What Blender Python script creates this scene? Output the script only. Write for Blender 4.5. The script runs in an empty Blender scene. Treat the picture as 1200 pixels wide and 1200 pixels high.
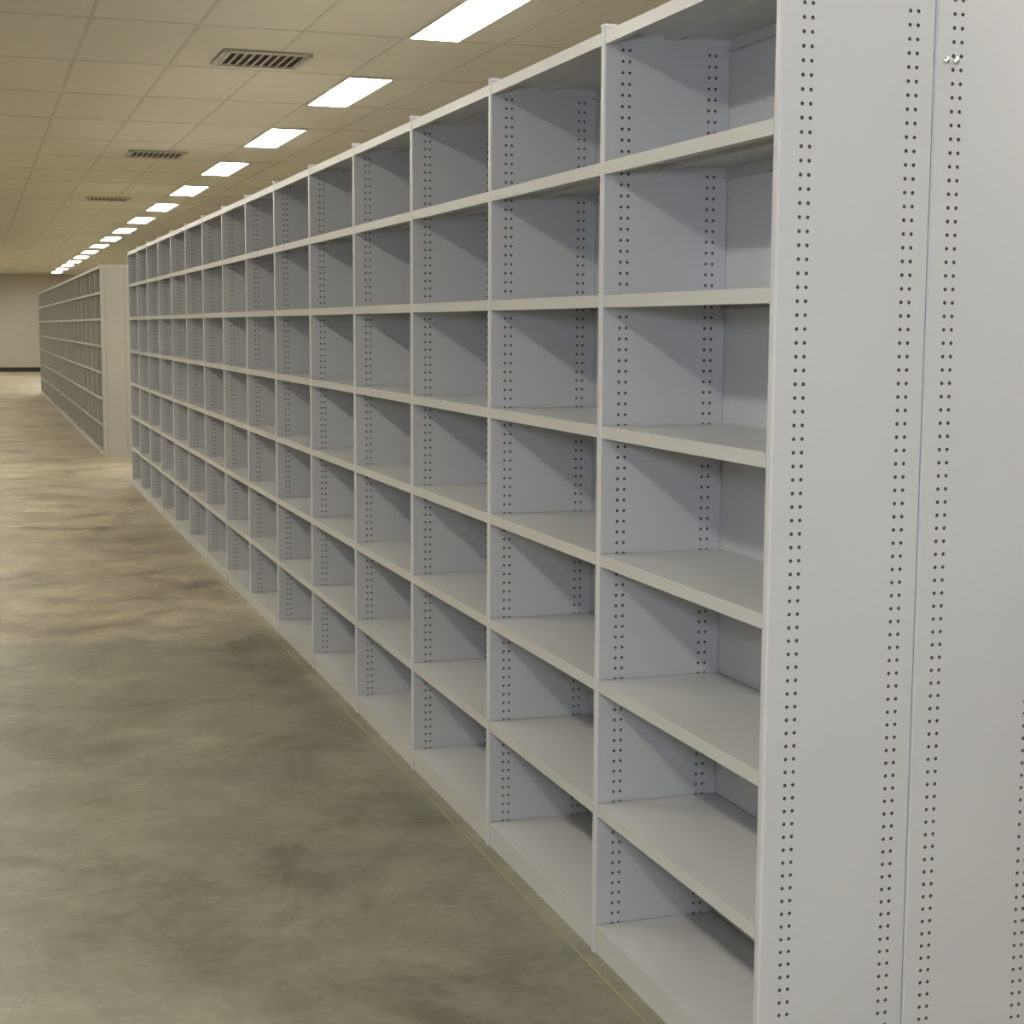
import bpy, math, random
from mathutils import Matrix, Vector
random.seed(3)
S=bpy.context.scene
S.view_settings.view_transform='Standard'
S.view_settings.look='None'

W=0.9; H=2.318; D=0.337; Z0=0.074; PZ=0.3205; CH=3.29; YW=54.3
XL,XR,YB=-6.2,5.2,-5.0

# ---------------------------------------------------------------- materials
def mat(name):
    m=bpy.data.materials.new(name); m.use_nodes=True
    nt=m.node_tree; b=nt.nodes['Principled BSDF']
    return m,nt,b
def noise(nt,scale,detail=4,rough=.55,vec=None,dist=0):
    n=nt.nodes.new('ShaderNodeTexNoise'); n.inputs['Scale'].default_value=scale
    n.inputs['Detail'].default_value=detail; n.inputs['Roughness'].default_value=rough
    n.inputs['Distortion'].default_value=dist
    if vec: nt.links.new(vec,n.inputs['Vector'])
    return n
def ramp(nt,fac,stops):
    r=nt.nodes.new('ShaderNodeValToRGB'); e=r.color_ramp.elements
    while len(e)<len(stops): e.new(.5)
    for i,(p,c) in enumerate(stops):
        e[i].position=p; e[i].color=(*c,1) if len(c)==3 else c
    nt.links.new(fac,r.inputs[0]); return r
def coords(nt):
    g=nt.nodes.new('ShaderNodeNewGeometry'); return g.outputs['Position']

def painted(name,c,rough=.32,var=.025):
    m,nt,b=mat(name); p=coords(nt)
    n=noise(nt,2.2,1,.5,p)
    r=ramp(nt,n.outputs['Fac'],[(.3,tuple(x*(1-var) for x in c)),(.7,tuple(x*(1+var) for x in c))])
    nt.links.new(r.outputs[0],b.inputs['Base Color'])
    b.inputs['Roughness'].default_value=rough
    return m
M_panel=painted('panel_grey_paint',(.52,.525,.545),.25)
M_shelf=painted('shelf_grey_paint',(.54,.54,.53),.28)
M_back=painted('back_panel_paint',(.54,.55,.57),.22)
M_post=painted('post_paint',(.57,.575,.60),.28)
M_panel2=painted('far_row_panel_tone',(.46,.45,.40),.4)  # far row colours: browner than the near row, shelves darker, backs darkest
M_shelf2=painted('far_row_shelf_tone',(.33,.31,.235),.4)
M_back2=painted('far_row_back_tone',(.24,.225,.165),.5)
M_wall=painted('wall_paint',(.52,.49,.42),.8)
M_skirt=painted('skirting_dark',(.02,.018,.016),.5)
M_hole_shade=painted('hole_shade',(.11,.095,.08),.7)  # shade inside the uprights, put into a dark sheet colour
M_steel=painted('bright_steel',(.9,.9,.9),.3)
M_steel.node_tree.nodes['Principled BSDF'].inputs['Metallic'].default_value=1

def ceil_mat():
    m,nt,b=mat('ceiling_tile'); p=coords(nt)
    mp=nt.nodes.new('ShaderNodeMapping'); nt.links.new(p,mp.inputs[0])
    mp.inputs['Scale'].default_value=(1/.6,1/1.515,1); mp.inputs['Location'].default_value=(-1.01/.6,-5.09/1.515,0)
    fl=nt.nodes.new('ShaderNodeVectorMath'); fl.operation='FLOOR'; nt.links.new(mp.outputs[0],fl.inputs[0])
    wn=nt.nodes.new('ShaderNodeTexWhiteNoise'); wn.noise_dimensions='2D'; nt.links.new(fl.outputs[0],wn.inputs['Vector'])
    r=ramp(nt,wn.outputs['Value'],[(0,(.76,.725,.615)),(1,(.785,.75,.64))])
    nt.links.new(r.outputs[0],b.inputs['Base Color']); b.inputs['Roughness'].default_value=.9
    return m
M_ceil=ceil_mat()
M_grid=painted('ceiling_grid_paint',(.65,.62,.51),.6)
M_vent=painted('vent_paint',(.60,.57,.47),.5)
M_dark=painted('duct_dark',(.08,.07,.055),.8)

def floor_mat():
    m,nt,b=mat('concrete_floor'); p=coords(nt)
    big=noise(nt,.6,5,.6,p,.4); mid=noise(nt,2.5,8,.66,p,.35); fine=noise(nt,26,4,.7,p)
    # darker brownish stains
    st=noise(nt,1.15,7,.68,p,.8)
    r1=ramp(nt,big.outputs['Fac'],[(.32,(.80,.79,.77)),(.68,(1.1,1.1,1.1))])
    r2=ramp(nt,mid.outputs['Fac'],[(.34,(.70,.70,.69)),(.5,(.93,.93,.92)),(.66,(1.2,1.195,1.18))])
    r3=ramp(nt,fine.outputs['Fac'],[(.3,(.86,.86,.86)),(.7,(1.1,1.1,1.1))])
    r4=ramp(nt,st.outputs['Fac'],[(.36,(.66,.63,.58)),(.47,(.95,.94,.92)),(.6,(1.04,1.04,1.04))])
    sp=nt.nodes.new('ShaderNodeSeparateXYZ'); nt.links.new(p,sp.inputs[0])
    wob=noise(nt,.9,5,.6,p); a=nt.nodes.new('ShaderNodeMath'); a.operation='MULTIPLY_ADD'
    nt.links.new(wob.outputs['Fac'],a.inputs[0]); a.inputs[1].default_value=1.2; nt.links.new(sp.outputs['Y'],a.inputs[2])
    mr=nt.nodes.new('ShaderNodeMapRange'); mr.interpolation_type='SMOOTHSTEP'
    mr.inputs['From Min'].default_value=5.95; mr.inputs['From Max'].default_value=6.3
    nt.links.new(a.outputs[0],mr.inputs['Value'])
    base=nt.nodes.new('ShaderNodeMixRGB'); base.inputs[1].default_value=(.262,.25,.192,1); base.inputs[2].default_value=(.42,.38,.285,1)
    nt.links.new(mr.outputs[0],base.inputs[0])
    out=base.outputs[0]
    for r in (r1,r2,r3,r4):
        mx=nt.nodes.new('ShaderNodeMixRGB'); mx.blend_type='MULTIPLY'; mx.inputs[0].default_value=1
        nt.links.new(out,mx.inputs[1]); nt.links.new(r.outputs[0],mx.inputs[2]); out=mx.outputs[0]
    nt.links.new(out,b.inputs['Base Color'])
    rr=nt.nodes.new('ShaderNodeMapRange'); rr.inputs['To Min'].default_value=.38; rr.inputs['To Max'].default_value=.6
    nt.links.new(mid.outputs['Fac'],rr.inputs['Value']); nt.links.new(rr.outputs[0],b.inputs['Roughness'])
    b.inputs['Specular IOR Level'].default_value=.4
    return m
M_floor=floor_mat()
M_chalk=painted('chalk_line_paint',(.36,.39,.17),.9,.2)
def emis(name,c,s):
    m=bpy.data.materials.new(name); m.use_nodes=True; nt=m.node_tree; nt.nodes.clear()
    e=nt.nodes.new('ShaderNodeEmission'); e.inputs[0].default_value=(*c,1); e.inputs[1].default_value=s
    o=nt.nodes.new('ShaderNodeOutputMaterial'); nt.links.new(e.outputs[0],o.inputs[0]); return m
M_lamp=emis('fluorescent_diffuser',(1,.95,.835),38.5)

# ---------------------------------------------------------------- mesh builder
class MB:
    def __init__(s): s.v=[];s.f=[];s.m=[]
    def quad(s,a,b,c,d,m=0):
        i=len(s.v); s.v+=[a,b,c,d]; s.f.append((i,i+1,i+2,i+3)); s.m.append(m)
    def box(s,x0,x1,y0,y1,z0,z1,m=0):
        i=len(s.v)
        s.v+=[(x0,y0,z0),(x1,y0,z0),(x1,y1,z0),(x0,y1,z0),(x0,y0,z1),(x1,y0,z1),(x1,y1,z1),(x0,y1,z1)]
        for q in [(0,3,2,1),(4,5,6,7),(0,1,5,4),(1,2,6,5),(2,3,7,6),(3,0,4,7)]:
            s.f.append(tuple(i+k for k in q)); s.m.append(m)
    def mesh(s,name,mats):
        me=bpy.data.meshes.new(name); me.from_pydata(s.v,[],s.f)
        for m in mats: me.materials.append(m)
        me.polygons.foreach_set('material_index',s.m); me.update(); return me
def obj(name,me,parent=None,loc=(0,0,0)):
    o=bpy.data.objects.new(name,me); S.collection.objects.link(o); o.location=loc
    if parent: o.parent=parent
    return o

# ---------------------------------------------------------------- upright frame (perforated both sides)
def frame_mesh(mats):
    b=MB(); T=.0125; c=.004
    cols=[.048,.066,D-.066+.007,D-.048+.007]; hp=.0267; cw=.009
    zb=.035; nh=int((H-.05)/hp); zt=zb+nh*hp
    x0,x1=c,D-.001-c
    for sy in (-1,1):
        y=sy*T
        def q(xa,xb,za,zb_):
            pts=[(xa,y,za),(xb,y,za),(xb,y,zb_),(xa,y,zb_)]
            if sy>0: pts.reverse()
            b.quad(*pts)
        q(x0,cols[0]-cw,0,H); q(cols[1]+cw,cols[2]-cw,0,H); q(cols[3]+cw,x1,0,H)
        for g in (0,2):
            q(cols[g]-cw,cols[g+1]+cw,0,zb); q(cols[g]-cw,cols[g+1]+cw,zt,H)
        for cx in cols:
            for k in range(nh):
                cz=zb+(k+.5)*hp; hw=cw; hh=hp/2; r=.0041
                outer=[(-hw,-hh),(0,-hh),(hw,-hh),(hw,0),(hw,hh),(0,hh),(-hw,hh),(-hw,0)]
                i=len(b.v)
                for (u,w) in outer: b.v.append((cx+u,y,cz+w))
                for j in range(8):
                    a=math.radians(-135+45*j); b.v.append((cx+r*math.cos(a),y,cz+r*math.sin(a)))
                for j in range(8):
                    k2=(j+1)%8; f=(i+j,i+k2,i+8+k2,i+8+j)
                    b.f.append(f if sy<0 else tuple(reversed(f))); b.m.append(0)
    for xa,xb in ((0,c),(D-.001,D-.001-c)):
        b.quad((xa,-T+c,0),(xa,T-c,0),(xa,T-c,H),(xa,-T+c,H),1)
        b.quad((xb,-T,0),(xa,-T+c,0),(xa,-T+c,H),(xb,-T,H),1)
        b.quad((xb,T,0),(xa,T-c,0),(xa,T-c,H),(xb,T,H),1)
    for z in (0,H+.0):
        b.quad((0,-T,z),(D-.001,-T,z),(D-.001,T,z),(0,T,z),1)
    # added dark sheets just behind the perforations, so the holes read as shaded
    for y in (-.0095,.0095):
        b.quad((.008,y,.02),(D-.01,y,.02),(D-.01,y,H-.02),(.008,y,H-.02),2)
    b.box(-.001,.03,-T-.001,T+.001,H,H+.006,1)
    return b.mesh('upright_frame',mats)
ME_frame=frame_mesh([M_panel,M_post,M_hole_shade])
ME_frame2=frame_mesh([M_panel2,M_panel2,M_hole_shade])

def bay_mesh(mats):
    b=MB(); t=.0015; y0,y1=.0135,W-.0135; xf=.003; xb=D-.004
    for i in range(8):
        z=Z0+i*PZ
        if i==7: z=H-.012
        b.box(xf,xb,y0,y1,z-t,z,0)
        lip=.030
        b.box(xf-.0015,xf+.0015,y0,y1,z-lip,z+.0003,1)
        b.box(xf,xf+.014,y0,y1,z-lip,z-lip+t,1)
        b.box(xb-.0015,xb,y0,y1,z-lip,z,0)
        b.box(xb-.014,xb,y0,y1,z-lip,z-lip+t,0)
        b.box(xf,xb,y0,y0+t,z-.02,z,0); b.box(xf,xb,y1-t,y1,z-.02,z,0)
        b.box(D*.45,D*.55,y0+.002,y1-.002,z-.012,z-t,0)
    b.box(.006,.0085,y0,y1,0,Z0-.031,1)
    b.box(D-.003,D-.0015,y0-.01,y1+.01,.02,H-.004,2)
    return b.mesh('bay',mats)
ME_bay=bay_mesh([M_shelf,M_shelf,M_back])
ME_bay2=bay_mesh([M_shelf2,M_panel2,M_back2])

def shelving_row(y0,nb,mf,mb):
    e=bpy.data.objects.new('steel_shelving_row',None); S.collection.objects.link(e); e.location=(0,y0,0)
    for side in (0,1):
        for n in range(nb+1):
            o=obj(f'upright_frame_{side}_{n}',mf,e,(0 if side==0 else 2*D,n*W,0))
            if side: o.rotation_euler=(0,0,math.pi)
        for n in range(nb):
            o=obj(f'shelf_bay_{side}_{n}',mb,e,(0 if side==0 else 2*D,(n if side==0 else n+1)*W,0))
            if side: o.rotation_euler=(0,0,math.pi)
    return e
r1=shelving_row(0,15,ME_frame,ME_bay)
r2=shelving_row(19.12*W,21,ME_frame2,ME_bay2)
# two steel domes added to catch light as glints on the end frame
b=MB()
for cx in (D+.026,D+.048):
    R=.0078; cz=2.122; rings=[]
    for i in range(5):
        t=math.pi/2*i/4; rad=R*math.cos(t); h=R*.7*math.sin(t)
        ring=[]
        for j in range(12):
            a=2*math.pi*j/12; b.v.append((cx+rad*math.cos(a),-.0125-h,cz+rad*math.sin(a))); ring.append(len(b.v)-1)
        rings.append(ring)
    for i in range(4):
        for j in range(12):
            k=(j+1)%12; b.f.append((rings[i][j],rings[i][k],rings[i+1][k],rings[i+1][j])); b.m.append(0)
me=b.mesh('glint_dome_mesh',[M_steel])
for pl in me.polygons: pl.use_smooth=True
obj('glint_domes',me,r1)

# ---------------------------------------------------------------- room
def plane_box(name,x0,x1,y0,y1,z0,z1,m):
    b=MB(); b.box(x0,x1,y0,y1,z0,z1); return obj(name,b.mesh(name,[m]))
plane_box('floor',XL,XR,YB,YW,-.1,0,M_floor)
plane_box('wall_far',XL-.1,XR+.1,YW,YW+.1,-.1,CH+.1,M_wall)
plane_box('wall_near',XL-.1,XR+.1,YB-.1,YB,-.1,CH+.1,M_wall)
plane_box('wall_left',XL-.1,XL,YB,YW,-.1,CH+.1,M_wall)
plane_box('wall_right',XR,XR+.1,YB,YW,-.1,CH+.1,M_wall)
plane_box('baseboard_far',XL,XR,YW-.015,YW,0,.15,M_skirt)
plane_box('baseboard_left',XL,XL+.015,YB,YW-.015,0,.15,M_skirt)
plane_box('baseboard_right',XR-.015,XR,YB,YW-.015,0,.15,M_skirt)

b=MB(); b.quad((-.0395,-1.5,.0012),(-.036,-1.5,.0012),(-.036,13.6,.0012),(-.0395,13.6,.0012))
obj('chalk_line',b.mesh('chalk_line',[M_chalk]))

# ---------------------------------------------------------------- ceiling
plane_box('ceiling',XL,XR,YB,YW,CH,CH+.1,M_ceil)
b=MB(); GX=1.01; GY=5.09; TL=1.515
x=GX-.6*math.floor((GX-XL)/.6)
while x<XR:
    b.box(x-.011,x+.011,YB,YW,CH-.003,CH); x+=.6
y=GY-TL*math.floor((GY-YB)/TL)
while y<YW:
    b.box(XL,XR,y-.011,y+.011,CH-.0028,CH); y+=TL
obj('trim_1',b.mesh('ceiling_grid',[M_grid]))

LL=1.45; LW=.31
b=MB()
b.box(0,LW,0,LL,-.012,-.0045,0)
b.box(.010,LW-.010,.012,LL-.012,-.0135,-.012,1)
ME_light=b.mesh('ceiling_light',[M_vent,M_lamp])
for lx in (1.017,-2.6):
    for k in range(-3,16):
        y=5.111+3.031*k
        if y<YB+.2 or y+LL>YW-.2: continue
        obj('ceiling_light',ME_light,None,(lx,y,CH))
def vent_mesh():
    b=MB(); s=.56; L=.56
    b.box(0,s,0,L,-.006,-.0045,1)
    b.box(0,s,0,.03,-.02,-.0045);b.box(0,s,L-.03,L,-.02,-.0045);b.box(0,.03,0,L,-.02,-.0045);b.box(s-.03,s,0,L,-.02,-.0045)
    n=10
    for i in range(n):
        x=.045+i*(s-.09)/(n-1)
        b.quad((x-.012,.03,-.022),(x-.012,L-.03,-.022),(x+.020,L-.03,-.008),(x+.020,.03,-.008),0)
    return b.mesh('air_vent',[M_vent,M_dark])
ME_vent=vent_mesh()
for vx,vy in ((.05,7.35),(.03,13.4),(.03,19.4)):
    obj('air_vent',ME_vent,None,(vx,vy,CH))

# ---------------------------------------------------------------- world + camera
w=bpy.data.worlds.new('world'); S.world=w; w.use_nodes=True
w.node_tree.nodes['Background'].inputs[0].default_value=(.5,.5,.5,1); w.node_tree.nodes['Background'].inputs[1].default_value=.05
f,yaw,pit,rol,a,bb,zc=1875.59,.3236,.1150,.0055,-1.4642,-2.7952,1.5976
fl=bpy.data.lights.new('camera_flash','POINT'); fl.energy=125; fl.color=(.74,.83,1.0); fl.shadow_soft_size=.12
fo=bpy.data.objects.new('camera_flash',fl); S.collection.objects.link(fo); fo.location=(a-.15,bb-.1,zc+.25)
fw=Vector((math.sin(yaw)*math.cos(pit),math.cos(yaw)*math.cos(pit),-math.sin(pit)))
r=Vector((math.cos(yaw),-math.sin(yaw),0)); u=r.cross(fw)
rr=r*math.cos(rol)+u*math.sin(rol); uu=-r*math.sin(rol)+u*math.cos(rol)
M=Matrix(((rr.x,uu.x,-fw.x,a),(rr.y,uu.y,-fw.y,bb),(rr.z,uu.z,-fw.z,zc),(0,0,0,1)))
cd=bpy.data.cameras.new('camera'); co=bpy.data.objects.new('camera',cd); S.collection.objects.link(co)
co.matrix_world=M; cd.sensor_width=36; cd.lens=f*36/1200; cd.clip_end=200
S.camera=co
